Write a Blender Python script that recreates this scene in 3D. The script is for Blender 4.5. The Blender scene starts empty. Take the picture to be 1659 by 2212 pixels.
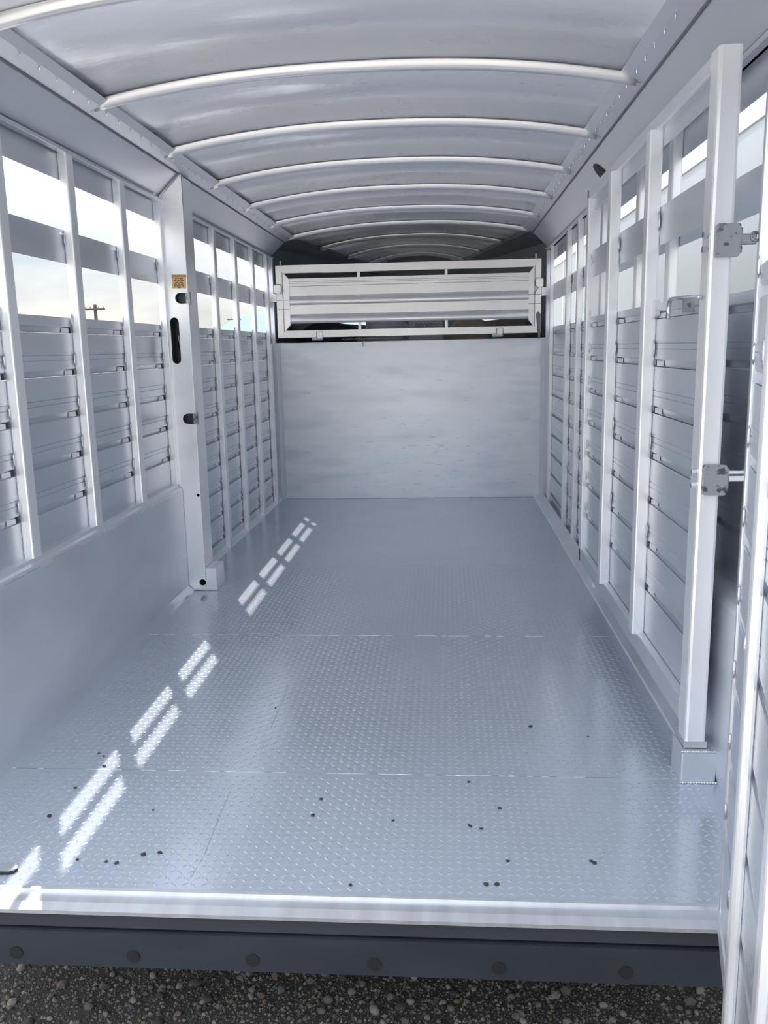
import bpy, bmesh, math, random
import numpy as np
from mathutils import Vector, Matrix
random.seed(7); rng = np.random.default_rng(7)
S = bpy.context.scene
C = S.collection

# ------------------------------------------------------------------ camera
F_PX = 1833.93
YAW, PIT, ROL = 0.07424697, 0.19104232, -0.02018902
fw = Vector((-math.sin(YAW)*math.cos(PIT), math.cos(YAW)*math.cos(PIT), -math.sin(PIT)))
r0 = Vector((math.cos(YAW), math.sin(YAW), 0)); u0 = r0.cross(fw)
rt = math.cos(ROL)*r0 + math.sin(ROL)*u0; up = -math.sin(ROL)*r0 + math.cos(ROL)*u0
cam = bpy.data.objects.new('camera', bpy.data.cameras.new('camera')); C.objects.link(cam)
cam.matrix_world = Matrix(((rt.x, up.x, -fw.x, 0), (rt.y, up.y, -fw.y, 0), (rt.z, up.z, -fw.z, 1.22), (0, 0, 0, 1)))
cam.data.sensor_fit = 'VERTICAL'; cam.data.sensor_height = 36
cam.data.lens = F_PX/2212*36
cam.data.clip_start = 0.02; cam.data.clip_end = 20000
S.camera = cam

# ------------------------------------------------------------------ sky
W = bpy.data.worlds.new('sky'); S.world = W; W.use_nodes = True
nt = W.node_tree; nt.nodes.clear()
def N(t, **k):
    n = nt.nodes.new(t)
    for a, b in k.items(): setattr(n, a, b)
    return n
out = N('ShaderNodeOutputWorld'); bg = N('ShaderNodeBackground'); tc = N('ShaderNodeTexCoord')
sep = N('ShaderNodeSeparateXYZ'); nt.links.new(tc.outputs['Generated'], sep.inputs[0])
grad = N('ShaderNodeValToRGB')
cr = grad.color_ramp
cr.elements[0].position = 0.0; cr.elements[0].color = (0.64, 0.60, 0.53, 1)
cr.elements[1].position = 1.0; cr.elements[1].color = (2.05, 2.15, 2.35, 1)
e = cr.elements.new(.10); e.color = (0.60, 0.65, 0.69, 1)
e = cr.elements.new(.32); e.color = (1.18, 1.24, 1.34, 1)
nt.links.new(sep.outputs['Z'], grad.inputs[0])
mp = N('ShaderNodeMapping'); mp.inputs['Scale'].default_value = (1, 1, 3.5)
nt.links.new(tc.outputs['Generated'], mp.inputs[0])
no = N('ShaderNodeTexNoise'); no.inputs['Scale'].default_value = 4.0; no.inputs['Detail'].default_value = 8
no.inputs['Roughness'].default_value = .55
nt.links.new(mp.outputs[0], no.inputs[0])
cl = N('ShaderNodeValToRGB'); cl.color_ramp.elements[0].position = .4; cl.color_ramp.elements[1].position = .62
nt.links.new(no.outputs[0], cl.inputs[0])
mx = N('ShaderNodeMixRGB'); mx.blend_type = 'MULTIPLY'; mx.inputs[0].default_value = 1
cl.color_ramp.elements[0].color = (.90, .92, .95, 1); cl.color_ramp.elements[1].color = (1.22, 1.2, 1.15, 1)
nt.links.new(cl.outputs[0], mx.inputs[2]); nt.links.new(grad.outputs[0], mx.inputs[1])
nt.links.new(mx.outputs[0], bg.inputs[0]); bg.inputs[1].default_value = 0.76
nt.links.new(bg.outputs[0], out.inputs[0])

# ------------------------------------------------------------------ sun
SUN_DIR = Vector((.256, -.54, -1)).normalized()
sl = bpy.data.lights.new('sun', 'SUN'); sl.energy = 2.6; sl.angle = math.radians(.55); sl.color = (1, .95, .86)
so = bpy.data.objects.new('sun', sl); C.objects.link(so)
so.rotation_euler = SUN_DIR.to_track_quat('-Z', 'Y').to_euler(); so.location = (-2, 5, 8)

# ------------------------------------------------------------------ exposure
vs = S.view_settings
vs.view_transform = 'Standard'; vs.look = 'None'; vs.gamma = 1; vs.use_curve_mapping = False
vs.exposure = 0.88
S.cycles.max_bounces = 16; S.cycles.glossy_bounces = 12; S.cycles.diffuse_bounces = 8

# ------------------------------------------------------------------ materials
def mat(name, col, metal=0., rough=.5, var=0., vscale=(3, 3, 3), bump=0., bscale=60., rvar=0., col2=None, spec=.5, stretch=None, bdist=.002, lo=.3, hi=.7, det=2.5):
    m = bpy.data.materials.new(name); m.use_nodes = True
    t = m.node_tree; b = t.nodes['Principled BSDF']
    b.inputs['Base Color'].default_value = (*col, 1); b.inputs['Metallic'].default_value = metal
    b.inputs['Roughness'].default_value = rough
    b.inputs['Specular IOR Level'].default_value = spec
    co = t.nodes.new('ShaderNodeTexCoord'); L = t.links.new
    if var or col2 or rvar:
        mpn = t.nodes.new('ShaderNodeMapping'); mpn.inputs['Scale'].default_value = vscale
        L(co.outputs['Object'], mpn.inputs[0])
        n = t.nodes.new('ShaderNodeTexNoise'); n.inputs['Scale'].default_value = 1; n.inputs['Detail'].default_value = det
        n.inputs['Roughness'].default_value = .5
        L(mpn.outputs[0], n.inputs[0])
        r = t.nodes.new('ShaderNodeValToRGB'); r.color_ramp.elements[0].position = lo; r.color_ramp.elements[1].position = hi
        c2 = col2 or tuple(max(0, c*(1-var)) for c in col)
        r.color_ramp.elements[0].color = (*c2, 1); r.color_ramp.elements[1].color = (*col, 1)
        L(n.outputs[0], r.inputs[0]); L(r.outputs[0], b.inputs['Base Color'])
        if rvar:
            mr = t.nodes.new('ShaderNodeMapRange'); mr.inputs[1].default_value = .3; mr.inputs[2].default_value = .7
            mr.inputs[3].default_value = rough-rvar; mr.inputs[4].default_value = rough+rvar
            L(n.outputs[0], mr.inputs[0]); L(mr.outputs[0], b.inputs['Roughness'])
    if bump:
        n2 = t.nodes.new('ShaderNodeTexNoise'); n2.inputs['Scale'].default_value = bscale; n2.inputs['Detail'].default_value = 3
        if stretch:
            m3 = t.nodes.new('ShaderNodeMapping'); m3.inputs['Scale'].default_value = stretch
            L(co.outputs['Object'], m3.inputs[0]); L(m3.outputs[0], n2.inputs[0])
        else: L(co.outputs['Object'], n2.inputs[0])
        bp = t.nodes.new('ShaderNodeBump'); bp.inputs['Strength'].default_value = bump; bp.inputs['Distance'].default_value = bdist
        L(n2.outputs[0], bp.inputs['Height']); L(bp.outputs[0], b.inputs['Normal'])
    return m
M = {}
M['slat']   = mat('mill_aluminium_slat', (.78, .815, .87), .75, .36, var=.14, vscale=(2, 1.2, 7), rvar=.07, bump=.12, bscale=5, bdist=.01)
M['post']   = mat('aluminium_post', (.97, .975, .99), .5, .29, var=.03, vscale=(5, 5, 1.2), rvar=.0)
M['panel']  = mat('scuffed_aluminium_sheet', (.80, .83, .885), .7, .44, var=.12, vscale=(1.5, 2, 5), rvar=.06, bump=.15, bscale=3, bdist=.01)
M['roof']   = mat('roof_sheet', (.95, .965, 1.0), .42, .31, var=.04, vscale=(2.2, 7, 3), rvar=.07, det=4, bump=.25, bscale=7, bdist=.02, stretch=(1, 1.8, 1))
M['bow']    = mat('roof_bow_aluminium', (.94, .92, .91), .75, .34, var=.08, vscale=(5, 5, 5), rvar=.05)
M['cant']   = mat('upper_rail_aluminium', (.84, .86, .91), .6, .36, var=.06, vscale=(1, 1.5, 3), rvar=.04)
M['floor']  = mat('tread_plate', (.53, .585, .68), .35, .20, var=.08, vscale=(1.2, 1.2, 1), rvar=.06, bump=.25, bscale=3.2, bdist=.008)
M['lug']    = mat('tread_plate_lug', (.66, .72, .82), .6, .22)
M['sill']   = mat('sill_aluminium', (.72, .74, .78), .7, .38, var=.12, vscale=(30, 5, 5), rvar=.05)
M['bulk']   = mat('bulkhead_sheet', (.93, .95, .98), .45, .36, col2=(.76, .81, .87), vscale=(2.2, 1, 9), rvar=.07, bump=.2, bscale=2.5, bdist=.01, lo=.3, hi=.55)
M['scuff']  = mat('scuff_mark', (.30, .33, .37), .3, .6)
M['glint']  = mat('slot_glint_white', (.98, .98, .99), .25, .3)  # near-white, stands for light reflected in the slat grooves
M['weld']   = mat('weld_bead', (.72, .73, .76), .85, .33, bump=.6, bscale=150, bdist=.002)
M['steel']  = mat('worn_zinc_steel', (.42, .43, .45), .7, .45, col2=(.10, .11, .13), vscale=(40, 40, 40), lo=.36, hi=.46, det=6)
M['chrome'] = mat('bright_steel', (.75, .76, .78), 1, .2)
M['dark']   = mat('dark_recess', (.03, .035, .045), 0, .6)  # near-black, puts shade into the slot notches and the rail oval
M['latch']  = mat('black_latch_slot', (.045, .05, .06), .2, .35)
M['rubber'] = mat('black_bumper', (.034, .042, .055), 0, .42, var=.3, vscale=(3, 3, 9))
M['rubber2'] = mat('black_rubber', (.012, .013, .016), 0, .6)
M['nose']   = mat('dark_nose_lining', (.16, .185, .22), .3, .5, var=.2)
M['orange'] = mat('orange_sticker', (.62, .40, .16), 0, .45)
M['ink']    = mat('printed_ink', (.10, .07, .05), 0, .6)
M['redink'] = mat('maroon_ink', (.22, .07, .10), 0, .6)
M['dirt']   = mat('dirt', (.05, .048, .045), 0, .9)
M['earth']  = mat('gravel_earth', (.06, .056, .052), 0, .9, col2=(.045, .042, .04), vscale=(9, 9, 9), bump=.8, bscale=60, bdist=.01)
M['lot']    = mat('pale_bounce_gravel', (.60, .57, .53), 0, .9, var=.3, vscale=(.8, .8, .8))  # pale tone raised so unseen ground bounces light into the trailer
M['stone1'] = mat('pebble_grey', (.14, .135, .13), 0, .8, var=.3, vscale=(30, 30, 30))
M['stone2'] = mat('pebble_tan', (.19, .155, .12), 0, .8, var=.3, vscale=(30, 30, 30))
M['stone3'] = mat('pebble_pale', (.25, .24, .22), 0, .8, var=.25, vscale=(30, 30, 30))
M['stone4'] = mat('pebble_dark', (.07, .067, .064), 0, .8, var=.3, vscale=(30, 30, 30))
M['wood']   = mat('weathered_pole', (.09, .075, .06), 0, .9, var=.3, vscale=(9, 9, 2))
M['hill']   = mat('haze_tinted_hill', (.20, .27, .34), 0, 1, var=.12, vscale=(.002, .002, .01))  # blue-grey base colour includes the haze of the air
M['field']  = mat('dry_field', (.30, .27, .22), 0, 1, var=.2, vscale=(.02, .02, .02))
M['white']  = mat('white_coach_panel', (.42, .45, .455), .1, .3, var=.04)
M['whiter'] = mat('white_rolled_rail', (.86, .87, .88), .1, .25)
M['card']   = mat('white_carton', (.80, .81, .84), 0, .7)
M['sack']   = mat('woven_feed_sack', (.62, .54, .42), 0, .8, var=.2, vscale=(12, 12, 12))
M['brown']  = mat('brown_cardboard', (.34, .26, .20), 0, .8)
M['plastic'] = mat('bluish_plastic_bag', (.72, .78, .84), 0, .35, var=.2, vscale=(9, 9, 9))
M['blanket'] = mat('dark_horse_blanket', (.05, .055, .075), 0, .9, var=.4, vscale=(14, 14, 14))
M['twine']  = mat('baling_twine', (.42, .37, .30), 0, .8)
M['strap']  = mat('grey_strap', (.20, .20, .22), 0, .6)

# ------------------------------------------------------------------ helpers
def link(o, parent=None):
    C.objects.link(o)
    if parent: o.parent = parent
    return o
def tag(o, label=None, cat=None, group=None, kind=None):
    if label: o['label'] = label
    if cat: o['category'] = cat
    if group: o['group'] = group
    if kind: o['kind'] = kind
    return o
def empty(name, loc=(0, 0, 0)):
    o = bpy.data.objects.new(name, None); o.location = loc; o.empty_display_size = .1
    return link(o)
class MB:
    def __init__(s): s.v = []; s.f = []
    def add(s, vs_, fs):
        b = len(s.v); s.v += [tuple(v) for v in vs_]; s.f += [tuple(i+b for i in f) for f in fs]; return s
    def box(s, x0, x1, y0, y1, z0, z1):
        return s.add([(x0, y0, z0), (x1, y0, z0), (x1, y1, z0), (x0, y1, z0), (x0, y0, z1), (x1, y0, z1), (x1, y1, z1), (x0, y1, z1)],
                     [(3, 2, 1, 0), (4, 5, 6, 7), (0, 1, 5, 4), (1, 2, 6, 5), (2, 3, 7, 6), (3, 0, 4, 7)])
    def prism(s, prof, axis, a, b):
        """prof: 2-D polygon in the two other axes (order x,y,z), extruded along axis"""
        n = len(prof)
        def P(p, t):
            return {'x': (t, p[0], p[1]), 'y': (p[0], t, p[1]), 'z': (p[0], p[1], t)}[axis]
        s.add([P(p, a) for p in prof]+[P(p, b) for p in prof],
              [(i, (i+1) % n, n+(i+1) % n, n+i) for i in range(n)]+[tuple(range(n))[::-1], tuple(range(n, 2*n))])
        return s
    def rbox(s, x0, x1, y0, y1, z0, z1, axis='z', c=.005):
        """box with chamfered long edges, extruded along axis"""
        R = {'z': (x0, x1, y0, y1, z0, z1), 'y': (x0, x1, z0, z1, y0, y1), 'x': (y0, y1, z0, z1, x0, x1)}[axis]
        a0, a1, b0, b1, t0, t1 = R; k = c*.3
        pr = [(a0+c, b0), (a1-c, b0), (a1-k, b0+k), (a1, b0+c), (a1, b1-c), (a1-k, b1-k), (a1-c, b1), (a0+c, b1), (a0+k, b1-k), (a0, b1-c), (a0, b0+c), (a0+k, b0+k)]
        return s.prism(pr, axis, t0, t1)
    def tube(s, pts, r, n=8, cap=True):
        pts = [Vector(p) for p in pts]; rings = []
        prev = None
        for i, p in enumerate(pts):
            d = (pts[min(i+1, len(pts)-1)]-pts[max(i-1, 0)]).normalized()
            a = prev if prev is not None else (Vector((0, 0, 1)) if abs(d.z) < .9 else Vector((1, 0, 0)))
            u = d.cross(a).normalized(); w = u.cross(d).normalized(); prev = w
            rr = r[i] if isinstance(r, (list, tuple)) else r
            rings.append([p+rr*(math.cos(2*math.pi*k/n)*u+math.sin(2*math.pi*k/n)*w) for k in range(n)])
        vs_ = [v for q in rings for v in q]; fs = []
        for i in range(len(pts)-1):
            for k in range(n): fs.append((i*n+k, i*n+(k+1) % n, (i+1)*n+(k+1) % n, (i+1)*n+k))
        if cap: fs += [tuple(range(n)), tuple(range((len(pts)-1)*n, len(pts)*n))[::-1]]
        return s.add(vs_, fs)
    def blob(s, c, r, sub=1, jit=0.):
        bm = bmesh.new(); bmesh.ops.create_icosphere(bm, subdivisions=sub, radius=1)
        vs_ = [(c[0]+v.co.x*r[0]*(1+jit*random.uniform(-1, 1)), c[1]+v.co.y*r[1]*(1+jit*random.uniform(-1, 1)), c[2]+v.co.z*r[2]*(1+jit*random.uniform(-1, 1))) for v in bm.verts]
        fs = [tuple(v.index for v in f.verts) for f in bm.faces]; bm.free()
        return s.add(vs_, fs)
    def mesh(s, name, m=None, smooth=False):
        me = bpy.data.meshes.new(name); me.from_pydata(s.v, [], s.f)
        bm = bmesh.new(); bm.from_mesh(me); bmesh.ops.recalc_face_normals(bm, faces=bm.faces); bm.to_mesh(me); bm.free()
        if m: me.materials.append(m)
        if smooth: me.shade_smooth()
        return me
    def build(s, name, m, parent=None, smooth=False, loc=None):
        o = bpy.data.objects.new(name, s.mesh(name, m, smooth))
        if loc: o.location = loc
        return link(o, parent)
def inst(me, name, loc, parent=None, rot=(0, 0, 0), scale=(1, 1, 1)):
    o = bpy.data.objects.new(name, me); o.location = loc; o.rotation_euler = rot; o.scale = scale
    return link(o, parent)
def text_mesh(name, body, size, m, depth=.0003):
    cu = bpy.data.curves.new(name, 'FONT'); cu.body = body; cu.size = size; cu.align_x = 'CENTER'; cu.align_y = 'CENTER'; cu.extrude = depth
    o = bpy.data.objects.new(name, cu); C.objects.link(o)
    bpy.context.view_layer.update()
    me = bpy.data.meshes.new_from_object(o.evaluated_get(bpy.context.evaluated_depsgraph_get()))
    bpy.data.objects.remove(o); me.name = name; me.materials.clear(); me.materials.append(m)
    return me

# dimensions (metres; floor z=0, camera above the origin)
XL, XR = -1.385, .815          # slat planes
PL, PR = -1.350, .780          # inner faces of wall posts
YR, YB = 1.64, 6.89            # rear sill, bulkhead
GROUND = -.46
SEAM_L, SEAM_R = (-1.255, 2.05), (.675, 2.072)
GR = [1.295-.153*k for k in range(9)]      # bottoms of the slat grooves

def slat_profile(face, out_, zlo, zhi, groove=True):
    """closed cross section in (x,z); face = interior x, out_ = +1/-1 direction to outside"""
    f = lambda d: face+out_*d
    if not groove or zhi-zlo < .045:
        return [(f(0), zlo+.001), (f(0), zhi-.001), (f(.02), zhi-.001), (f(.02), zlo+.001)]
    p = [(f(0), zhi-.001)]
    for g in (.052, .034):
        if zlo+.024+g < zhi-.01:
            p += [(f(0), zlo+.024+g), (f(.0025), zlo+.0225+g), (f(0), zlo+.021+g)]
    p += [(f(0), zlo+.025), (f(.003), zlo+.022), (f(.016), zlo+.022), (f(.018), zlo+.004), (f(.004), zlo+.001), (f(.024), zlo+.001), (f(.024), zhi-.001)]
    return p
def slat_stack(parent, face, out_, y0, y1, base, name='slat', top=1.353):
    zs = [top]+[g for g in GR if g > base+.03]+[base]
    for i in range(len(zs)-1):
        last = i == len(zs)-2
        MB().prism(slat_profile(face, out_, zs[i+1], zs[i], not last), 'y', y0, y1).build(name, M['slat'], parent)
    for z0, z1 in ((1.545, 1.664), (1.837, 1.955)):
        a, b = sorted((face, face+out_*.003))
        MB().box(a, b, y0, y1, z0, z1).build(name, M['slat'], parent)

bead = MB().blob((0, 0, 0), (.0045, .008, .027), 1).mesh('weld_bead', M['weld'], True)
def slot_tone_mesh(o):      # near-white wedge painted as the groove's glint, near-black box as its shade
    a = MB().add([(o*.015, -.058, -.001), (o*.001, -.026, -.001), (o*.001, -.026, .016), (o*.015, -.058, .016), (o*.017, -.026, -.001), (o*.017, -.026, .016)],
                 [(0, 1, 2, 3), (0, 4, 1), (3, 2, 5), (1, 4, 5, 2), (0, 3, 5, 4)]).mesh('slot_glint', M['glint'])
    b = MB().box(*sorted((o*.004, o*.017)), -.026, -.001, -.001, .019).mesh('slot_notch_shade', M['dark'])
    return a, b
SLOT_TONES = {-1: slot_tone_mesh(-1), 1: slot_tone_mesh(1)}
def slot_tones(parent, face_, o, y, base, extra=None):
    for g in GR:
        if g < base+.02: continue
        for me, nm in zip(SLOT_TONES[o], ('slot_glint', 'slot_notch_shade')):
            q = inst(me, nm, (face_, y, g+.003), parent)
            if extra: extra(q)
def beads(parent, x, y, base, every=1, top=True):
    for i, g in enumerate(GR):
        if g < base+.02 or i % every: continue
        inst(bead, 'weld_bead', (x, y+random.uniform(-.003, .003), g+.055+random.uniform(-.006, .006)), parent, (random.uniform(-.08, .08), 0, 0), (1, 1, random.uniform(.85, 1.2)))
    if top: inst(bead, 'weld_bead', (x, y, 1.63), parent, scale=(1, 1, 1.1))

# ================================================================== FLOOR
floor = MB().box(XL, XR, YR+.075, YB+.02, -.05, -.006).build('floor', M['dark']); tag(floor, kind='structure')
FX0, FX1 = -1.335, .79
ys = [YR+.075, 2.278, 3.486, 4.69, 5.90, YB+.005]
def lug_mesh(x0, x1, y0, y1, h):
    p = .0230; hl = .0142; hw = .0036
    nx = int((x1-x0)/p); ny = int((y1-y0)/p)
    I, J = np.meshgrid(np.arange(nx), np.arange(ny)); I = I.ravel(); J = J.ravel()
    cx = x0+(I+.5)*p+(x1-x0-nx*p)/2; cy = y0+(J+.5)*p+(y1-y0-ny*p)/2
    sgn = np.where((I+J) % 2 == 0, 1., -1.)
    ax, ay = np.full(len(I), math.cos(math.radians(43))), sgn*math.sin(math.radians(43))
    bx, by = -ay, ax
    loc = np.array([(-hl, 0, 0), (0, -hw, 0), (hl, 0, 0), (0, hw, 0), (-hl*.45, 0, h), (hl*.45, 0, h)])
    V = np.empty((len(I), 6, 3))
    for k, (a, b, z) in enumerate(loc):
        V[:, k, 0] = cx+a*ax+b*bx; V[:, k, 1] = cy+a*ay+b*by; V[:, k, 2] = z
    Fq = np.array([(0, 1, 4), (1, 5, 4), (1, 2, 5), (2, 3, 5), (3, 4, 5), (3, 0, 4)])
    A = (Fq[None]+6*np.arange(len(I))[:, None, None]).reshape(-1)
    me = bpy.data.meshes.new('tread_pattern'); me.vertices.add(len(I)*6); me.vertices.foreach_set('co', V.ravel())
    nf = len(A)//3; me.loops.add(len(A)); me.loops.foreach_set('vertex_index', A.astype(np.int32))
    me.polygons.add(nf); me.polygons.foreach_set('loop_start', np.arange(0, len(A), 3, dtype=np.int32))
    me.update(calc_edges=True); me.validate(); me.materials.append(M['lug']); return me
for i in range(5):
    fx0 = -1.388 if i > 1 else FX0
    a, b = ys[i]+(.0015 if i else 0), ys[i+1]-.0015
    pl = MB().box(fx0, FX1+.025, a, b, -.006, 0).build('floor_plate', M['floor'], floor)
    tp = link(bpy.data.objects.new('tread_pattern', lug_mesh(FX0+.055, FX1-(.03 if i > 2 else .075), a+.004, b-.012, (.0019, .0018, .0013, .0009, .0008)[i])), pl); tag(tp, kind='stuff')
    if 0 < i < 3:
        w = MB()
        for q in range(60):
            x = random.uniform(FX0, FX1-.05); w.blob((x, a-.0015, 0), (random.uniform(.008, .03), .0025, .0016), 1, .2)
        tag(w.build('seam_weld', M['weld'], floor), kind='stuff')
# sill
sill = MB().prism([(1.64, -.012), (1.64, -.003), (1.664, .0025), (1.667, -.0005), (1.70, -.001), (1.703, .006), (1.712, .007), (1.716, .001), (1.716, -.012)], 'x', -1.37, .60)
sill = sill.build('trim_1', M['sill']); tag(sill, kind='structure')
# floor edge strips
MB().prism([(-1.335, .028), (-1.335, 0), (-1.305, 0), (-1.309, .004)], 'y', YR+.08, 4.17).build('cove_strip', M['floor'], floor)
MB().prism([(.79, .03), (.79, 0), (.715, 0), (.72, .004)], 'y', 2.36, YB).build('cove_strip', M['panel'], floor)
MB().prism([(-1.385, .02), (-1.385, 0), (-1.35, 0), (-1.355, .004)], 'y', 4.36, YB).build('cove_strip', M['panel'], floor)
# small tab at the left of the sill
t = empty('strap_end', (-1.055, 1.775, .002))
MB().prism([(-.10, -.012), (0.005, -.012), (.016, -.006), (.020, .002), (.016, .010), (.004, .016), (-.10, .018)], 'z', .004, .008).build('tongue', M['slat'], t)
MB().prism([(-.10, -.018), (0.004, -.018), (.018, -.010), (.021, .0), (.018, .006), (-.10, .01)], 'z', 0, .0035).build('rubber_pad', M['rubber2'], t)
tag(t, 'rounded end of a metal tab lying on the tread plate at the left frame edge', 'tab')

# ================================================================== LEFT WALL
wl = MB().prism([(XL, 1.94), (XL, 1.955), (-1.36, 1.955), (SEAM_L[0], SEAM_L[1]+.003), (SEAM_L[0]-.004, SEAM_L[1]+.012), (XL-.03, 2.06), (XL-.03, 1.94)], 'y', YR, YB)
wl = wl.build('wall_left', M['cant']); tag(wl, kind='structure')
MB().rbox(-1.372, -1.345, YR, YB, 1.928, 1.942, 'y', .003).build('drip_rail', M['slat'], wl)
slat_stack(wl, XL, -1, YR, 4.185, .56)
slat_stack(wl, XL, -1, 4.25, YB, .0)
MB().box(-1.42, -1.39, 4.15, 4.30, .0, 1.35).build('gap_filler_plate', M['panel'], wl)  # added behind the post to block skylight leaking through the wall gap
MB().prism([(-1.335, 0), (-1.335, .528), (-1.341, .545), (-1.353, .55), (-1.358, .562), (-1.39, .562), (-1.39, 0)], 'y', YR, 4.175).build('lower_panel', M['panel'], wl)
w = MB()
for q in range(70):
    y = random.uniform(YR, 4.17); w.blob((-1.338, y, .533), (.003, random.uniform(.01, .05), .0045), 1, .25)
tag(w.build('seam_weld', M['weld'], wl), kind='stuff')
for y in (1.59+.0, 2.10, 2.62, 3.14, 3.65):
    MB().rbox(XL, PL, y, y+.06, .562, 1.93, 'z', .006).build('post', M['post'], wl); beads(wl, XL+.006, y-.003, .56); slot_tones(wl, XL, -1, y, .56)
MB().rbox(XL, PL, 4.155, 4.19, .562, 1.93, 'z', .004).build('post', M['post'], wl); beads(wl, XL+.006, 4.15, .56); slot_tones(wl, XL, -1, 4.155, .56)
for y in (4.62, 5.11, 5.62, 6.14, 6.64):
    MB().rbox(XL, PL, y, y+.055, .004, 1.93, 'z', .006).build('post', M['post'], wl); beads(wl, XL+.006, y-.003, 0); slot_tones(wl, XL, -1, y, 0)
MB().box(XL, -1.352, 6.845, YB, 0, 1.93).build('corner_post', M['panel'], wl)

# ---- wide latch post (rectangular tube with slots)
def reparent(o, p): o.parent = p; o.matrix_parent_inverse = Matrix.Translation(-Vector(p.location)); return o
m_ = MB().rbox(-1.375, -1.245, 4.18, 4.335, 0, 2.04, 'z', .003)
face = lp = m_.build('latch_post', M['post'], wl); lp['label'] = 'wide bright post with rounded dark slots'
# real slots cut with boolean-free approach: plates of dark slot lining sunk in (thin wells) ----
def stadium(cx, cz, hw_, hh, n=7, vert=True, r=None):
    r = r or min(hw_, hh); pts = []
    for k in range(4):
        qx = (1, -1, -1, 1)[k]; qz = (1, 1, -1, -1)[k]
        for j in range(n):
            a = math.pi/2*(k+j/(n-1)); pts.append((cx+qx*(hw_-r)+r*math.cos(a), cz+qz*(hh-r)+r*math.sin(a)))
    return pts
def cutter(ob, meshes):
    for mb_ in meshes:
        co = bpy.data.objects.new('cut', mb_.mesh('cut', M['latch'])); C.objects.link(co)
        mod = ob.modifiers.new('b', 'BOOLEAN'); mod.object = co; mod.operation = 'DIFFERENCE'; mod.solver = 'EXACT'
        try: mod.material_mode = 'TRANSFER'
        except Exception: pass
        bpy.context.view_layer.update()
        me = bpy.data.meshes.new_from_object(ob.evaluated_get(bpy.context.evaluated_depsgraph_get()))
        ob.modifiers.clear(); ob.data = me; bpy.data.objects.remove(co)
face.data.materials.append(M['latch'])
def D_slot(cz):   # slot open to the corner of the post
    pts = [(-1.20, cz-.026), (-1.20, cz+.026), (-1.285, cz+.026)]
    for j in range(1, 8):
        a = math.pi/2+math.pi*j/8; pts.append((-1.285+.026*math.cos(a), cz+.026*math.sin(a)))
    pts += [(-1.285, cz-.026)]
    return MB().prism(pts, 'y', 4.1, 4.215)
cutter(face, [D_slot(1.477), D_slot(.89), MB().prism(stadium(-1.322, 1.274, .0215, .112), 'y', 4.1, 4.26),
              MB().prism(stadium(-1.262, .043, .017, .017), 'y', 4.1, 4.25), MB().prism(stadium(-1.257, .502, .0075, .0075), 'y', 4.1, 4.25)])
for cz in (1.477, .89):
    reparent(MB().rbox(-1.262, -1.240, 4.19, 4.212, cz-.03, cz+.03, 'z', .002).build('strike_plate', M['steel']), lp)
reparent(MB().tube([(-1.31, 4.235, 1.19), (-1.325, 4.235, 1.30)], .008, 8).build('release_rod', M['chrome']), lp)
reparent(MB().box(-1.243, -1.188, 4.18, 4.335, 0.001, .118).build('foot_block', M['post']), lp)
w = MB()
for k in range(64):
    z = .01+k*.0088; w.blob((-1.372+.0*z, 4.178, z), (.006, .005, .0065), 1, .15)
for k in range(26):
    x = -1.34+k*.0058; w.blob((x, 4.178, .004), (.005, .005, .005), 1, .2)
for z0 in (.60, 1.03, 1.42, 1.83):
    for k in range(9): w.blob((-1.374, 4.178, z0+k*.0085), (.005, .005, .006), 1, .2)
o = w.build('weld_seam', M['weld'], smooth=True); reparent(o, lp); tag(o, kind='stuff')
# diagonal mitred plate and weld up to the roof rail
reparent(MB().add([(-1.375, 4.178, 1.90), (-1.245, 4.178, 1.90), (-1.245, 4.178, 2.046), (-1.258, 4.178, 2.05), (-1.352, 4.178, 1.955),
         (-1.375, 4.19, 1.90), (-1.245, 4.19, 1.90), (-1.245, 4.19, 2.046), (-1.258, 4.19, 2.05), (-1.352, 4.19, 1.955)],
        [(0, 1, 2, 3, 4), (5, 6, 7, 8, 9), (0, 1, 6, 5), (1, 2, 7, 6), (2, 3, 8, 7), (3, 4, 9, 8), (4, 0, 5, 9)]).build('head_gusset', M['post']), lp)
reparent(MB().tube([(-1.36, 4.176, 1.87), (-1.358, 4.174, 1.945), (-1.257, 4.172, 2.047)], .006, 6).build('mitre_weld', M['weld'], smooth=True), lp)

# caution sticker
st = empty('caution_sticker', (-1.286, 4.1785, 1.556))
tag(st, 'small orange caution sticker near the top of the slotted latch post', 'sticker')
o = MB().box(-.034, .034, 0, .001, -.0325, .0325).build('backing', M['orange'], st)
inst(text_mesh('lettering', 'CAUTION', .0145, M['ink']), 'lettering', (0, -.0006, .0245), st, (math.pi/2, 0, 0), (1.15, 1, 1))
pr = MB()
for k, wd in enumerate([(.010, .006, .016), (.012, .014, .016), (.018, .016), (.014, .012, .014), (.008, .020, .012), (.016,)]):
    tot = sum(wd)+.004*(len(wd)-1); x = -tot/2
    for a in wd:
        n = max(2, int(a/.0026))
        for j in range(n): pr.box(x+j*a/n, x+(j+.7)*a/n, -.0006, 0, .0125-k*.0085-.0022, .0125-k*.0085+.0022)
        x += a+.004
pr.build('small_print', M['ink'], st)
st.rotation_euler = (0, math.radians(1.2), 0)

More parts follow.
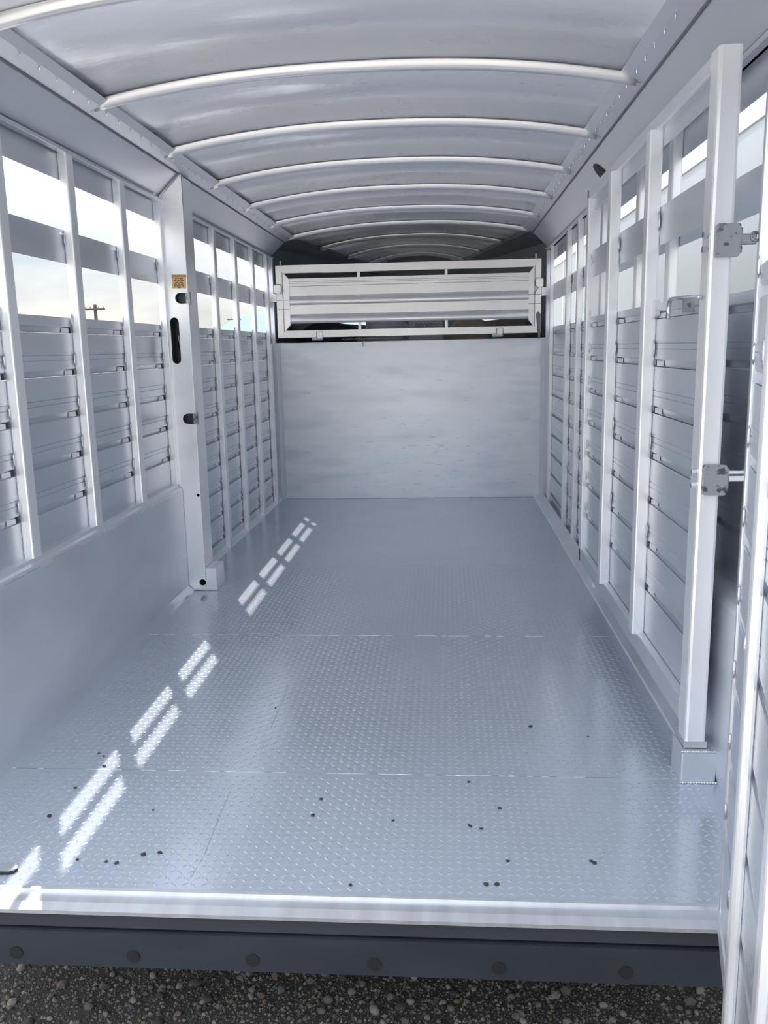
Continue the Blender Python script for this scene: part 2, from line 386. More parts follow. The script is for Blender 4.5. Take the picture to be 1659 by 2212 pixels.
# ================================================================== RIGHT WALL
wr = MB().prism([(XR, 1.94), (XR, 1.96), (.79, 1.965), (SEAM_R[0], SEAM_R[1]+.003), (SEAM_R[0]+.004, SEAM_R[1]+.012), (XR+.03, 2.08), (XR+.03, 1.94)], 'y', YR, YB)
wr = wr.build('wall_right', M['cant']); tag(wr, kind='structure')
MB().rbox(.775, .802, YR, YB, 1.935, 1.95, 'y', .003).build('drip_rail', M['slat'], wr)
slat_stack(wr, XR, 1, YR, 4.17, .545)
slat_stack(wr, XR, 1, 4.17, YB, .0)
MB().prism([(.755, 0), (.745, .05), (.755, .51), (.765, .53), (.785, .545), (.82, .545), (.82, 0)], 'y', YR, 4.19).build('lower_panel', M['panel'], wr)
for y in (1.60, 2.10, 2.62, 3.14, 3.65):
    MB().rbox(PR, XR, y, y+.055, .545, 1.93, 'z', .006).build('post', M['post'], wr)
MB().rbox(.735, XR, 4.20, 4.34, 0, 1.95, 'z', .004).build('hinge_post', M['post'], wr)
for y in (4.72, 5.24, 5.70):
    MB().rbox(PR, XR, y, y+.05, .004, 1.935, 'z', .006).build('post', M['post'], wr); beads(wr, XR-.006, y-.003, 0); slot_tones(wr, XR, 1, y, 0)
MB().rbox(.785, XR, 6.60, 6.625, .004, 1.935, 'z', .004).build('post', M['post'], wr)
MB().box(.785, XR, 6.845, YB, 0, 1.93).build('corner_post', M['panel'], wr)
o = MB().prism([(4.30+.07*math.cos(a)-.035*math.sin(a)*.35, 2.003+.042*math.sin(a)+.0*a) for a in [2*math.pi*k/16 for k in range(16)]], 'x', 0, .003).build('oval_opening_shade', M['dark'], wr)  # dark sheet, the shade of a cut-out put into its colour
o.location = (.727, 0, .006); o.matrix_parent_inverse = Matrix()
o.location = (0, 0, 0)
me = o.data
for v in me.vertices:      # lay the dark oval on the sloping upper rail
    tt = (v.co.z-1.965)/(2.072-1.965)
    v.co.x = .79-(.79-.675)*tt-.002-v.co.x*.6

# ================================================================== ROOF
def roof_x(y, side):
    if y <= YB: return SEAM_L[0] if side < 0 else SEAM_R[0]
    tt = (y-YB)/(9.4-YB)
    return (SEAM_L[0]+.50*tt) if side < 0 else (SEAM_R[0]-.50*tt)
def arch(t):      # t in -1..1 ; z of the bow underside
    return 2.058+.088*(1-abs(t)**2.3)
def sheet(y0, y1, n=26):
    v = []; f = []
    for y in (y0, y1):
        a, b = roof_x(y, -1), roof_x(y, 1)
        for k in range(n+1):
            t = -1+2*k/n; v.append(((a+b)/2+t*(b-a)/2, y, arch(t)+.034+.006*t))
    f = [(k, k+1, n+2+k, n+1+k) for k in range(n)]
    m2 = len(v); v += [(x, y, z+.004) for x, y, z in v]
    f += [(m2+n+1+k, m2+n+2+k, m2+k+1, m2+k) for k in range(n)]
    f += [(0, n+1, m2+n+1, m2), (n, m2+n, m2+2*n+1, 2*n+1)]
    f += [(k, m2+k, m2+k+1, k+1) for k in range(n)]+[(n+1+k, n+2+k, m2+n+2+k, m2+n+1+k) for k in range(n)]
    return MB().add(v, f)
ceil = sheet(1.60, 2.40).build('ceiling', M['roof'], smooth=False); tag(ceil, kind='structure')
bow_y = [2.37, 3.12, 3.88, 4.63, 5.38, 6.14, 6.86, 7.62, 8.38, 9.1]
edges = [2.40]+[y+.02 for y in bow_y[1:]]+[9.56]
for a, b in zip(edges[:-1], edges[1:]):
    sheet(a, b).build('roof_sheet', M['roof'], ceil, smooth=True)
def bow(y, n=40):
    a, b = roof_x(y, -1)+.03, roof_x(y, 1)-.03
    prof = [(-.004, .033), (-.004, .030), (.003, .012), (.010, .003), (.018, 0), (.026, .002), (.031, .010), (.035, .030), (.035, .033)]
    v = []; f = []; m = len(prof)
    for k in range(n+1):
        t = -1+2*k/n
        for dy, dz in prof: v.append(((a+b)/2+t*(b-a)/2, y+dy-.012, arch(t*.985)+dz+.006*t))
    for k in range(n):
        for j in range(m-1): f.append((k*m+j, k*m+j+1, (k+1)*m+j+1, (k+1)*m+j))
        f.append((k*m+m-1, k*m, (k+1)*m, (k+1)*m+m-1))
    f += [tuple(range(m)), tuple(range(n*m, n*m+m))]
    return MB().add(v, f)
for y in bow_y:
    bow(y).build('roof_bow', M['bow'], ceil, smooth=True)
    if y < 7:
        for x, z in ((SEAM_L[0]+.018, 2.066), (SEAM_R[0]-.018, 2.085)):
            MB().blob((x, y, z), (.014, .016, .010), 1, .25).build('weld_bead', M['weld'], ceil, True)
# riveted side strips
for sx, X, Z in ((1, SEAM_L[0], SEAM_L[1]), (-1, SEAM_R[0], SEAM_R[1])):
    pr_ = [(X-sx*.01, Z+.006), (X, Z), (X+sx*.055, Z+.020), (X+sx*.085, Z+.037), (X+sx*.083, Z+.040), (X-sx*.01, Z+.042)]
    MB().prism(pr_, 'y', 1.60, YB).build('side_strip', M['cant'], ceil)
    MB().rbox(X-.004, X+.004, 1.60, YB, Z-.006, Z+.003, 'y', .002).build('seam_bead', M['strap'], ceil)
riv = MB().tube([(0, 0, 0), (0, 0, -.008), (0, 0, -.016)], [.0035, .003, .0012], 6).mesh('rivet', M['chrome'])
for i in range(len(bow_y)-4):
    y0, y1 = (bow_y[i-1] if i else 1.62), bow_y[i]
    for k in range(6):
        y = y0+.06+(y1-y0-.10)*k/5.5
        inst(riv, 'rivet', (SEAM_L[0]+.05, y, SEAM_L[1]+.020), ceil); inst(riv, 'rivet', (SEAM_R[0]-.05, y, SEAM_R[1]+.020), ceil)
# rear header (out of view above the camera, closes the roof)
MB().rbox(-1.40, .83, 1.56, 1.64, 1.96, 2.16, 'x', .01).build('rear_header', M['post'], ceil)

# ================================================================== FRONT WALL (bulkhead) AND NOSE
wf = MB().rbox(-1.357, .788, YB, YB+.03, 0, 1.274, 'x', .003).build('wall_front', M['bulk']); tag(wf, kind='structure')
w = MB()
for q in range(190):
    x = random.uniform(-1.25, .72); z = min(1.2, abs(random.gauss(.33, .28)))+.03
    if random.random() < .6: x = random.gauss(-.1, .35)
    if not -1.3 < x < .73: continue
    l = random.choice((.006, .012, .02, .035, .05))*random.uniform(.5, 1.3); h = random.uniform(.0006, .0018)
    w.box(x-l/2, x+l/2, YB-.0006, YB, z-h/2, z+h/2)
tag(w.build('scratch_marks', M['scuff'], wf), kind='stuff')
MB().box(-1.352, -1.32, YB-.006, YB-.001, 0, 1.274).build('edge_strip', M['panel'], wf)
MB().box(.755, .785, YB-.006, YB-.001, 0, 1.274).build('edge_strip', M['panel'], wf)
nose = MB()
v = [(XL, YB+.03, 1.19), (XR, YB+.03, 1.19), (.20, 9.5, 1.19), (-.80, 9.5, 1.19)]
nose.add(v+[(x, y, 1.15) for x, y, z in v], [(0, 1, 2, 3), (4, 5, 6, 7), (0, 1, 5, 4), (1, 2, 6, 5), (2, 3, 7, 6), (3, 0, 4, 7)])
nd = nose.build('floor_nose_deck', M['nose']); nd.name = 'trim_2'; tag(nd, kind='structure')
NQ = .42; XA, XB, YQ = XL+(-.80-XL)*NQ, XR+(.20-XR)*NQ, YB+(9.5-YB)*NQ  # unseen gaps in both side walls, added to let light onto the cargo
for (xa, ya, xb, yb, za, zb) in ((XL, YB, XA, YQ, 1.46, 1.76), (XR, YB, XB, YQ, 1.46, 1.76), (XL, YB, -.80, 9.5, 1.15, 1.46), (XL, YB, -.80, 9.5, 1.76, 2.11), (XR, YB, .20, 9.5, 1.15, 1.46), (XR, YB, .20, 9.5, 1.76, 2.11), (-.82, 9.5, .22, 9.5, 1.15, 2.18)):
    d = Vector((yb-ya, xa-xb, 0)).normalized()*.02
    MB().add([(xa, ya, za), (xb, yb, za), (xb, yb, zb), (xa, ya, zb), (xa+d.x, ya+d.y, za), (xb+d.x, yb+d.y, za), (xb+d.x, yb+d.y, zb), (xa+d.x, ya+d.y, zb)],
             [(0, 1, 2, 3), (4, 5, 6, 7), (0, 1, 5, 4), (1, 2, 6, 5), (2, 3, 7, 6), (3, 0, 4, 7)]).build('nose_wall', M['nose'], nd)
# corner fillers closing the nose cheeks
MB().add([(SEAM_L[0]+.03, YB, 2.065), (-.72, 9.5, 2.065), (-.80, 9.5, 2.06), (XL, YB, 2.0), (SEAM_L[0]+.03, YB, 2.13), (-.72, 9.5, 2.13), (-.80, 9.5, 2.11), (XL-.02, YB, 2.11)],
         [(0, 1, 2, 3), (4, 5, 6, 7), (0, 1, 5, 4), (2, 3, 7, 6), (1, 2, 6, 5), (0, 3, 7, 4)]).build('nose_cheek', M['nose'], nd)
MB().add([(SEAM_R[0]-.03, YB, 2.075), (.12, 9.5, 2.075), (.20, 9.5, 2.06), (XR, YB, 2.0), (SEAM_R[0]-.03, YB, 2.14), (.12, 9.5, 2.14), (.20, 9.5, 2.11), (XR+.02, YB, 2.11)],
         [(0, 1, 2, 3), (4, 5, 6, 7), (0, 1, 5, 4), (2, 3, 7, 6), (1, 2, 6, 5), (0, 3, 7, 4)]).build('nose_cheek', M['nose'], nd)

# ---- drop gate over the bulkhead
dg = empty('drop_gate', (-.29, 6.82, 1.31))
tag(dg, 'framed aluminium slatted drop gate hung above the front bulkhead panel', 'gate')
G = lambda o: reparent(o, dg)
x0, x1, z0, z1, y0, y1 = -1.318, .738, 1.312, 1.865, 6.79, 6.84
a, b, c, d = -1.215, .645, 1.366, 1.806
G(MB().add([(x0, y0, z1), (x1, y0, z1), (b+.04, y0, d), (a-.04, y0, d), (x0, y1, z1), (x1, y1, z1), (b+.04, y1, d), (a-.04, y1, d)],
     [(0, 1, 2, 3), (7, 6, 5, 4), (0, 4, 5, 1), (1, 5, 6, 2), (2, 6, 7, 3), (3, 7, 4, 0)]).build('top_rail', M['bow']))
G(MB().add([(x0, y0, z0), (x1, y0, z0), (b+.04, y0, c), (a-.04, y0, c), (x0, y1, z0), (x1, y1, z0), (b+.04, y1, c), (a-.04, y1, c)],
     [(3, 2, 1, 0), (4, 5, 6, 7), (1, 5, 4, 0), (2, 6, 5, 1), (3, 7, 6, 2), (0, 4, 7, 3)]).build('bottom_rail', M['bow']))
for s, xo, xi in ((-1, x0, a), (1, x1, b)):
    xm = (xo+xi)/2
    v = [(xo, y0, z0+.002), (xo, y0, z1-.002), (xm, y0+.004, d+.012), (xm, y0+.004, c-.012), (xi, y0+.002, d-.045), (xi, y0+.002, c+.045)]
    v += [(p[0], y1, p[2]) for p in v]
    G(MB().add(v, [(0, 1, 2, 3), (3, 2, 4, 5), (6, 7, 8, 9), (9, 8, 10, 11), (0, 1, 7, 6), (1, 2, 8, 7), (2, 4, 10, 8), (4, 5, 11, 10), (5, 3, 9, 11), (3, 0, 6, 9)]).build('stile', M['bow']))
    G(MB().box(xo+.006, xi-.006, y0-.001, y0+.004, 1.530, 1.533).build('strap_line', M['strap']))
    G(MB().box(xo+.006, xi-.006, y0-.001, y0+.004, 1.60, 1.603).build('strap_line', M['strap']))
    G(MB().box(xm-.0015, xm+.0015, y0-.001, y0+.005, c-.01, d+.01).build('fold_line', M['strap']))
# slats : one thin grooved top slat, then flat+cove pairs
xs0, xs1, yf = a-.006, b+.006, y0+.012
G(MB().prism([(yf, 1.765), (yf, 1.742), (yf+.003, 1.740), (yf, 1.738), (yf, 1.730), (yf+.003, 1.728), (yf, 1.726), (yf, 1.707), (yf+.012, 1.705), (yf+.012, 1.765)], 'x', xs0, xs1).build('slat', M['bow']))
for zt in (1.704, 1.562):
    pf = [(yf-.004, zt), (yf-.004, zt-.071), (yf+.006, zt-.073)]
    for k in range(1, 8):
        q = k/8; pf.append((yf+.016-.020*math.sin(math.pi*q*.8), zt-.073-.068*q))
    pf += [(yf+.006, zt-.1405), (yf+.024, zt-.1405), (yf+.024, zt)]
    G(MB().prism(pf, 'x', xs0, xs1).build('slat', M['bow']))
for x in (-.669, .012):
    G(MB().box(x-.011, x+.011, y0+.028, y0+.046, c-.01, d+.01).build('upright', M['bow']))
for x in (-.985, .425):
    h = G(MB().box(x-.022, x+.022, y0-.006, y0-.001, z0-.01, z0+.038).build('hinge', M['bow']))
    k = MB().tube([(x-.06, y0-.01, z0-.014), (x+.022, y0-.01, z0-.014)], .011, 10).build('hinge_barrel', M['chrome'], smooth=False)
    G(k)
    w = MB().tube([(x-.024, y0-.004, z0), (x-.024, y0-.004, z0+.04), (x+.024, y0-.004, z0+.04), (x+.024, y0-.004, z0)], .004, 6)
    G(w.build('hinge_weld', M['steel']))
for s, x in ((-1, -1.305), (1, .725)):
    G(MB().rbox(x-.028, x+.028, y0-.02, y0-.002, 1.655, 1.715, 'y', .004).build('latch_tab', M['bow']))
    G(MB().tube([(x-s*.024, y0-.021, 1.65), (x-s*.034, y0-.021, 1.68), (x-s*.028, y0-.021, 1.72), (x+s*.02, y0-.021, 1.722)], .003, 6).build('latch_wire', M['strap']))
    G(MB().tube([(x-s*.03, y0-.004, 1.862), (x-s*.03, y0-.004, 1.90)], .008, 8).build('top_pin', M['chrome']))
    # keeper bracket on the wall (sibling thing part of the wall structure)
    MB().rbox(*sorted((x+s*.018, x+s*.085)), y0+.01, y0+.028, 1.59, 1.652, 'y', .004).build('keeper_bracket', M['bow'], wl if s < 0 else wr)
G(MB().tube([(.72, y0-.01, 1.66), (.70, y0-.012, 1.63), (.685, y0-.008, 1.60)], .003, 6).build('pull_cord', M['strap']))
# leather strap hanging at the right end of the gate
hs = MB().add([(.700, 6.775, 1.45), (.715, 6.772, 1.475), (.735, 6.775, 1.45), (.735, 6.775, 1.27), (.722, 6.775, 1.262), (.700, 6.775, 1.45), (.700, 6.78, 1.45), (.715, 6.778, 1.475), (.735, 6.78, 1.45), (.735, 6.78, 1.27), (.722, 6.78, 1.262)],
    [(0, 1, 2, 3, 4), (6, 7, 8, 9, 10), (0, 1, 7, 6), (1, 2, 8, 7), (2, 3, 9, 8), (3, 4, 10, 9), (4, 0, 6, 10)]).build('hanging_strap', M['strap'])
tag(hs, 'grey pointed strap hanging at the right end of the drop gate', 'strap')

# ---- cargo seen through the gaps of the drop gate
def sack(name, x, y, sx, sy, sz, m, label, cat, jit=.05, z=1.19):
    o = MB().blob((0, 0, sz), (sx, sy, sz), 3, jit*.3).build(name, m, smooth=True, loc=(x, y, z)); tag(o, label, cat)
    for v in o.data.vertices:
        if v.co.z < sz*.3: v.co.z *= .15; 
        v.co.x += .02*math.sin(v.co.z*40+v.co.y*9); v.co.z = max(v.co.z, 0)
    return o
cb = empty('carton', (-.165, 7.42, 1.19)); tag(cb, 'pale carton turned upside down, printed COLORADO, behind the drop gate', 'box')
MB().rbox(-.145, .145, 0, .25, 0, .262, 'z', .006).build('box_body', M['card'], cb)
MB().box(-.145, .145, .12, .128, .262, .264).build('flap_seam', M['strap'], cb)
inst(text_mesh('lettering', 'COLORADO', .042, M['redink']), 'lettering', (.02, -.001, .214), cb, (math.pi/2, math.pi, 0), (.92, .92, 1))
sack('plastic_bag', -.50, 7.35, .19, .15, .16, M['plastic'], 'crumpled bluish white plastic bag beside the carton', 'bag', .12)
sack('feed_sack', .21, 7.42, .20, .16, .135, M['sack'], 'tan feed sack right of the carton behind the drop gate', 'sack', .08)
sack('blanket', -1.0, 7.4, .27, .18, .13, M['blanket'], 'dark folded blanket at the left end behind the drop gate', 'blanket', .1)
bx = empty('cardboard_box', (.60, 7.45, 1.19)); tag(bx, 'plain brown cardboard box at the right end behind the drop gate', 'box')
MB().rbox(-.17, .17, 0, .3, 0, .235, 'z', .006).build('box_body', M['brown'], bx)
MB().box(-.17, .17, .147, .153, .235, .2365).build('flap_seam', M['strap'], bx)
tw = MB()
for k in range(4):
    xx = -.78+k*.10
    pts = [(xx+random.uniform(-.02, .02)+.05*math.sin(q*1.1+k), 6.865+.003*math.sin(q), 1.283+.016*abs(math.sin(q*1.7+k))) for q in range(9)]
    tw.tube(pts, .0016, 5)
tw.tube([(-.655, 6.872, 1.281), (-.662, 6.858, 1.30), (-.65, 6.835, 1.27), (-.652, 6.83, 1.235), (-.645, 6.83, 1.232), (-.64, 6.835, 1.27), (-.645, 6.86, 1.29)], .0018, 5)
o = tw.build('baling_twine', M['twine']); tag(o, 'loose loops of pale baling twine caught under the drop gate', 'twine')

# ================================================================== DIVIDER GATE folded along the right wall
gt = empty('divider_gate', (.69, 2.30, .10))
tag(gt, 'full height slatted centre divider gate folded back along the right wall', 'gate')
T = lambda o: reparent(o, gt)
GX = .690     # slat plane of the gate
T(MB().rbox(.664, .722, 2.270, 2.345, .108, 1.920, 'z', .009).build('latch_stile', M['post']))
T(MB().box(.662, .724, 2.266, 2.35, .102, .120).build('foot_cap', M['weld']))
T(MB().rbox(.664, .722, 2.345, 4.20, 1.872, 1.918, 'y', .007).build('top_rail', M['cant']))
T(MB().rbox(.664, .722, 2.345, 4.20, .150, .222, 'y', .006).build('bottom_rail', M['panel']))
T(MB().rbox(.664, .722, 4.165, 4.215, .150, 1.918, 'z', .006).build('hinge_stile', M['post']))
for y in (2.90, 3.54):
    T(MB().rbox(.648, GX, y, y+.055, .215, 1.876, 'z', .005).build('upright', M['post']))
zs = [1.345]+GR[:7]+[.225]
for i in range(len(zs)-1):
    T(MB().prism(slat_profile(GX, 1, zs[i+1], zs[i], i < 7), 'y', 2.345, 4.17).build('slat', M['slat']))
T(MB().box(GX, GX+.004, 2.345, 4.17, 1.525, 1.645).build('slat', M['slat']))
T(MB().box(GX, GX+.004, 2.345, 4.17, 1.825, 1.875).build('slat', M['slat']))
for y in (2.90, 3.54, 4.165):
    slot_tones(None, GX, 1, y, .24, T)
for y in (2.896, 3.536, 4.17):
    for i, g in enumerate(GR[:7]):
        if y < 4 and i % 2 == 0: continue
        T(inst(bead, 'weld_bead', (GX-.006, y-.002, g+.058), None, scale=(1, 1.2, 1.15)))
    T(inst(bead, 'weld_bead', (GX-.006, y-.002, 1.60), None, scale=(1, 1.2, 1.2)))
T(MB().rbox(GX-.014, GX, 2.86, 2.905, 1.30, 1.355, 'x', .006).build('weld_pad', M['weld']))
# latch boxes with bolts and rods
for (cz, h) in ((1.466, .080), (.862, .080)):
    pb = T(MB().rbox(.674, .733, 2.252, 2.270, cz-h/2, cz+h/2, 'y', .006).build('latch_plate', M['steel']))
    for q in (.017, -.018):
        T(MB().tube([(.664, 2.285, cz+q), (.650, 2.285, cz+q)], [.009, .009], 6).build('bolt', M['chrome']))
    T(MB().box(.732, .74, 2.26, 2.30, cz-h/2+.01, cz+h/2-.01).build('latch_flange', M['steel']))
T(MB().rbox(.736, .775, 2.262, 2.278, 1.455, 1.482, 'x', .005).build('bolt_bar', M['steel']))
ring = [(.772+.011*math.cos(2*math.pi*k/12), 2.262+.004*math.sin(2*math.pi*k/12), 1.474+.011*math.sin(2*math.pi*k/12)) for k in range(13)]
T(MB().tube(ring, .0035, 6, False).build('pull_ring', M['steel'], smooth=True))
T(MB().tube([(.735, 2.27, .880), (.785, 2.27, .880)], .006, 8).build('bolt_bar', M['chrome']))
T(MB().rbox(.742, .784, 2.262, 2.272, .856, .872, 'x', .003).build('bolt_bar', M['chrome']))
pts = [(.652, 2.29, 1.332)]+[(.652, 2.50+.0*k, 1.340) for k in range(1)]+[(.652, 2.57, 1.341), (.652, 2.588, 1.338), (.652, 2.597, 1.328), (.652, 2.60, 1.31), (.652, 2.60, 1.285)]
T(MB().tube(pts, .0065, 10).build('release_handle', M['chrome'], smooth=True))
T(MB().box(.66, .690, 2.47, 2.485, 1.30, 1.345).build('handle_bracket', M['steel']))

# gate stop block on the floor
sb = empty('gate_stop', (.70, 2.30, 0)); tag(sb, 'small square aluminium block welded to the floor under the divider gate', 'block')
MB().rbox(-.046, .050, -.045, .06, .001, .098, 'z', .004).build('block_body', M['panel'], sb)
w = MB()
for k in range(14): w.blob((-.044+k*.0072, -.047, .096), (.006, .004, .0045), 1, .25)
for k in range(14): w.blob((-.046+k*.0074, -.048, .003), (.006, .004, .004), 1, .35)
for k in range(8): w.blob((.05, -.046+k*.0035, .095-k*.011), (.005, .004, .006), 1, .35)
o = w.build('weld_seam', M['weld'], sb, True); tag(o, kind='stuff')

# ================================================================== REAR DOOR (right leaf, swung out)
dd = Vector((.245, 1, 0)).normalized(); dn = Vector((-dd.y, dd.x, 0))
door = bpy.data.objects.new('door_1', None); link(door)
Rm = Matrix(((-dd.x, dn.x, 0, .567), (-dd.y, dn.y, 0, 1.642), (0, 0, 1, 0), (0, 0, 0, 1)))   # local x: along door toward the camera, local y: toward the interior side
door.matrix_world = Rm; tag(door, kind='structure')
DL = 1.02
MB().rbox(0, .014, -.03, .001, .0, 1.90, 'z', .003).build('hinge_stile', M['slat'], door)
MB().rbox(DL-.05, DL, -.03, .02, .0, 1.90, 'z', .005).build('stile', M['post'], door)
MB().rbox(.014, DL-.05, -.03, .0, 1.85, 1.90, 'x', .004).build('top_rail', M['post'], door)
MB().rbox(.014, DL-.05, -.03, .0, .0, .05, 'x', .004).build('bottom_rail', M['panel'], door)
zs = [1.353]+GR[:8]+[.05]
for i in range(len(zs)-1):
    last = i == len(zs)-2
    pf = [(p[0], p[1]) for p in slat_profile(-.004, -1, zs[i+1], zs[i], not last)]
    MB().prism(pf, 'x', .014, DL-.05).build('slat', M['slat'], door)
MB().box(.014, DL-.05, -.009, -.005, 1.545, 1.664).build('slat', M['slat'], door)
for xx in (.322, .66):
    MB().rbox(xx, xx+.045, -.004, .014, .03, 1.86, 'z', .006).build('upright', M['post'], door)
    for i, g in enumerate(GR[:8]):
        if i % 3 == 1: 
            MB().blob((xx-.003, .006, g+.06), (.008, .012, .032), 2, .10).build('weld_bead', M['weld'], door, True)
for i, g in enumerate(GR[:8]):
    MB().blob((.017, -.001, g+.055), (.004, .004, .022), 1, .1).build('weld_bead', M['weld'], door, True)

# right rear corner return, seen between gate and door
MB().prism([(.755, 2.10), (.78, 2.27), (.82, 2.27), (.82, 1.62), (.61, 1.62), (.61, 1.66), (.755, 1.70)], 'z', -.06, 1.95).build('corner_return', M['panel'], wr)
MB().rbox(-1.42, -1.33, 1.56, 1.64, -.06, 1.96, 'z', .006).build('corner_return', M['panel'], wl)

# ================================================================== BUMPER
bp_ = empty('rear_bumper', (-.4, 1.66, -.14)); tag(bp_, 'dark rear bumper beam with round holes below the shiny sill', 'bumper')
B = lambda o: reparent(o, bp_)
o = B(MB().prism([(1.70, -.012), (1.665, -.012), (1.650, -.012), (1.646, -.047), (1.662, -.048), (1.662, -.055), (1.641, -.056), (1.640, -.142), (1.70, -.142)], 'x', -1.40, .595).build('beam', M['rubber']))
dk = MB().tube([(0, -.003, 0), (0, .004, 0)], [.015, .0155], 18).mesh('round_plug', M['rubber2'])
for k in range(7):
    x = -.98+.2722*(k-1)+.0
    B(inst(dk, 'round_plug', (x, 1.640, -.112), None))
# wheels/axle mass under the trailer keeps the underside closed
MB().box(-1.40, .83, 1.72, 9.4, -.12, -.06).build('underframe', M['rubber2'], floor)

# ================================================================== GROUND
gv = MB()
n = 60
gd = MB().add([(-400, -400, GROUND), (400, -400, GROUND), (400, 4200, GROUND), (-400, 4200, GROUND), ], [(0, 1, 2, 3)])
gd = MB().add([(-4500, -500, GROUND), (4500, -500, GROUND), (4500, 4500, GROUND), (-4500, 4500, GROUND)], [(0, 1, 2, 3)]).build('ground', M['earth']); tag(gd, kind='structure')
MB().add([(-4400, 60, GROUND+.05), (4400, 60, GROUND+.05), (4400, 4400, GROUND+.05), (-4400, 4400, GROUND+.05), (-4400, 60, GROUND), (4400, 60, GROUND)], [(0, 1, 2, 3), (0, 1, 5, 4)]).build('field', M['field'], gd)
MB().box(-60, 60, -120, .1, GROUND, GROUND+.004).build('pale_bounce_lot', M['lot'], gd)  # unseen ground, made pale to reflect light inside
MB().box(-60, -2.6, .1, 60, GROUND, GROUND+.004).build('pale_bounce_lot', M['lot'], gd)
peb = []
for k in range(8):
    sx, sy, sz = random.uniform(.8, 1.25), random.uniform(.8, 1.2), random.uniform(.5, .8)
    peb.append(MB().blob((0, 0, .2), (sx, sy, sz), 1 if k < 6 else 2, .16).mesh('stone', M['stone%d' % (1+k % 4)], k >= 4))
pts_ = []
for q in range(300):
    x = random.uniform(-1.22, .75); y = random.uniform(1.79, 2.10)
    s = random.choice((.0055, .006, .007, .009, .012))*random.uniform(.8, 1.25)
    inst(peb[random.randrange(8)], 'stone', (x, y, GROUND+s*.2), gd, (0, 0, random.uniform(0, 6.3)), (s, s, s))
for mi in range(4):
    g = MB()
    ico = [Vector(v) for v in [(0, 0, 1), (.9, 0, 0), (0, .9, 0), (-.9, 0, 0), (0, -.9, 0)]]
    N_ = 9000
    v = []; f = []
    for q in range(N_):
        x = random.uniform(-1.5, .95); y = random.uniform(1.5, 2.3); s = min(.009, .0017+random.expovariate(600)); a = random.uniform(0, 6.3); b = len(v)
        sy = random.uniform(.6, 1.2); sz = random.uniform(.5, 1.1)
        for p in ico:
            px, py = p.x*s, p.y*s*sy; v.append((x+px*math.cos(a)-py*math.sin(a), y+px*math.sin(a)+py*math.cos(a), GROUND+p.z*s*sz))
        f += [(b, b+1, b+2), (b, b+2, b+3), (b, b+3, b+4), (b, b+4, b+1)]
    me = bpy.data.meshes.new('gravel'); me.from_pydata(v, [], f); me.materials.append(M['stone%d' % (mi+1)])
    tag(link(bpy.data.objects.new('gravel', me), gd), kind='stuff')

# dirt crumbs on the floor: position from the picture plane of the floor
def on_floor(px, py, z=0.):
    d = fw+(px-829.5)/F_PX*rt-(py-1106)/F_PX*up
    t = (z-1.22)/d.z
    return Vector((0, 0, 1.22))+t*d
spots = [(107, 1764), (214, 1628), (224, 1634), (225, 1656), (163, 1703), (346, 1843), (310, 1847), (167, 1858), (230, 1862), (331, 1751), (694, 1727),
         (849, 1773), (1013, 1690), (1079, 1747), (1017, 1786), (1040, 1791), (1050, 1911), (1073, 1911), (1277, 1861), (1284, 1866), (1097, 1861),
         (757, 1913), (595, 1530), (1270, 1592), (1147, 1570), (676, 1763), (252, 1866), (1013, 1784)]
for i, (px, py) in enumerate(spots):
    p = on_floor(px, py); s = random.uniform(.0035, .006)
    o = MB().blob((0, 0, s*.4), (s*random.uniform(.9, 1.5), s*random.uniform(.8, 1.3), s*.6), 1, .3).build('dirt_crumb', M['dirt'], loc=(p.x, p.y, .0002))
    tag(o, 'tiny black dirt crumb lying on the tread plate floor', 'dirt', 'dirt crumbs on the floor')
# long dark scratches in the floor paint
w = MB()
for (ax_, ay_, bx_, by_) in ((555, 1640, 625, 1480), (500, 1700, 440, 1850), (440, 1850, 400, 1915), (586, 1345, 635, 1290), (610, 1370, 660, 1300), (885, 1333, 884, 1380),
                             (985, 1340, 995, 1430), (735, 1580, 718, 1612), (1003, 1535, 998, 1605), (420, 1600, 400, 1640), (1052, 1610, 1050, 1640)):
    A, B_ = on_floor(ax_, ay_), on_floor(bx_, by_); nseg = 8
    for k in range(nseg):
        if random.random() < .25: continue
        P, Q = A.lerp(B_, k/nseg), A.lerp(B_, (k+.85)/nseg); nn = (Q-P).normalized().cross(Vector((0, 0, 1)))*.0009
        w.add([P-nn, P+nn, Q+nn, Q-nn]+[v+Vector((0, 0, .0003)) for v in (P-nn, P+nn, Q+nn, Q-nn)], [(4, 5, 6, 7), (0, 1, 5, 4), (2, 3, 7, 6), (1, 2, 6, 5), (3, 0, 4, 7)])
tag(w.build('scratch_marks', M['scuff'], floor), kind='stuff')

# ================================================================== OUTSIDE
def pole(px, py_top, depth, armz, half, label):
    d = fw+(px-829.5)/F_PX*rt-(py_top-1106)/F_PX*up; d = d/d.y
    p = Vector((0, 0, 1.22))+d*depth
    t = empty('utility_pole', (p.x, p.y, GROUND)); tag(t, label, 'pole', 'utility poles beyond the left wall')
    h = p.z-GROUND
    MB().tube([(0, 0, 0), (0, 0, h)], [.15, .11], 10).build('mast', M['wood'], t)
    MB().rbox(-half, half, -.09, -.17, h-armz-.06, h-armz+.06, 'x', .01).build('crossarm', M['wood'], t)
    for x in (-.85*half, -.4*half, .4*half, .85*half):
        MB().tube([(x, -.13, h-armz+.06), (x, -.13, h-armz+.16), (x, -.13, h-armz+.2)], [.03, .06, .03], 8).build('insulator', M['stone3'], t)
    return p, h
pole(205, 658, 60, .33, .75, 'dark wooden utility pole with a crossarm seen through the second left bay')
pole(506, 683, 130, .5, 1.1, 'distant wooden utility pole seen through the left wall beyond the latch post')
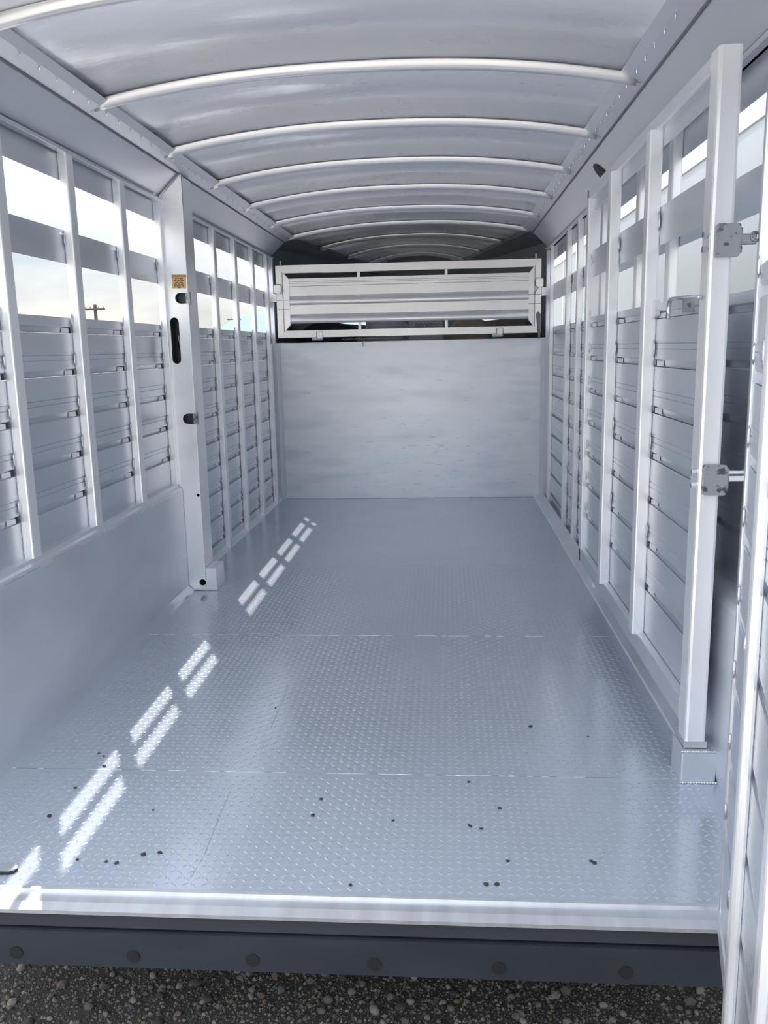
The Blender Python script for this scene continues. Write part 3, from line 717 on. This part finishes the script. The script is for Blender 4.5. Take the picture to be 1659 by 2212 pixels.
# far hills: one ridge mesh with depth
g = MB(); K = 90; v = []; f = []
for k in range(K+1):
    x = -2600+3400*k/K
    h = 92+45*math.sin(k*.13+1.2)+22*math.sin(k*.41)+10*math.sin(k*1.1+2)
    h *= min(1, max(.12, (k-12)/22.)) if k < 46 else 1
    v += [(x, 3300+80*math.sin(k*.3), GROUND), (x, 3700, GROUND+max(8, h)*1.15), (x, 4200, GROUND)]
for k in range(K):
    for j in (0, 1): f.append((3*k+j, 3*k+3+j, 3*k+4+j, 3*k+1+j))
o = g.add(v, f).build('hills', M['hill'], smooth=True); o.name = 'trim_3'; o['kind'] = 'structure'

# neighbouring trailer to the right
nb = empty('neighbouring_trailer', (2.3, 3.5, GROUND)); tag(nb, 'tall pale trailer parked close beside the right wall, seen through its upper openings', 'trailer')
Nn = lambda o: reparent(o, nb)
NX = 1.72
for k in range(21):
    ya = -.6+k*1.22
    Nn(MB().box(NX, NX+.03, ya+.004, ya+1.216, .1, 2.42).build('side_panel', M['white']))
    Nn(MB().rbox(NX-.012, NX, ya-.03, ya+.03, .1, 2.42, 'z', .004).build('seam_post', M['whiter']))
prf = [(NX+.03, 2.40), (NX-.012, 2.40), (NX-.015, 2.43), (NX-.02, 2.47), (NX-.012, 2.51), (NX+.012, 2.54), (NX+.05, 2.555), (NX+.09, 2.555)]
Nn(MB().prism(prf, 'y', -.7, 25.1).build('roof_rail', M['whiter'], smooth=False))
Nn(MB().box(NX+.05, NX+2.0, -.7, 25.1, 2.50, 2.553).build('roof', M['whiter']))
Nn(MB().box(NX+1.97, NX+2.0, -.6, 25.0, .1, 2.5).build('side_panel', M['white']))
Nn(MB().box(NX, NX+2.0, -.62, -.59, .1, 2.5).build('end_panel', M['white']))
Nn(MB().box(NX, NX+2.0, 25.0, 25.04, .1, 2.5).build('end_panel', M['white']))
Nn(MB().box(NX+.1, NX+1.9, -.5, 24.9, -.05, .1).build('chassis', M['rubber2']))
for y in (3.6, 4.5, 14.0, 15.0):
    for x in (NX+.05, NX+1.72):
        Nn(MB().tube([(x, y, -.11), (x+.22, y, -.11)], .35, 20).build('tyre', M['rubber2']))
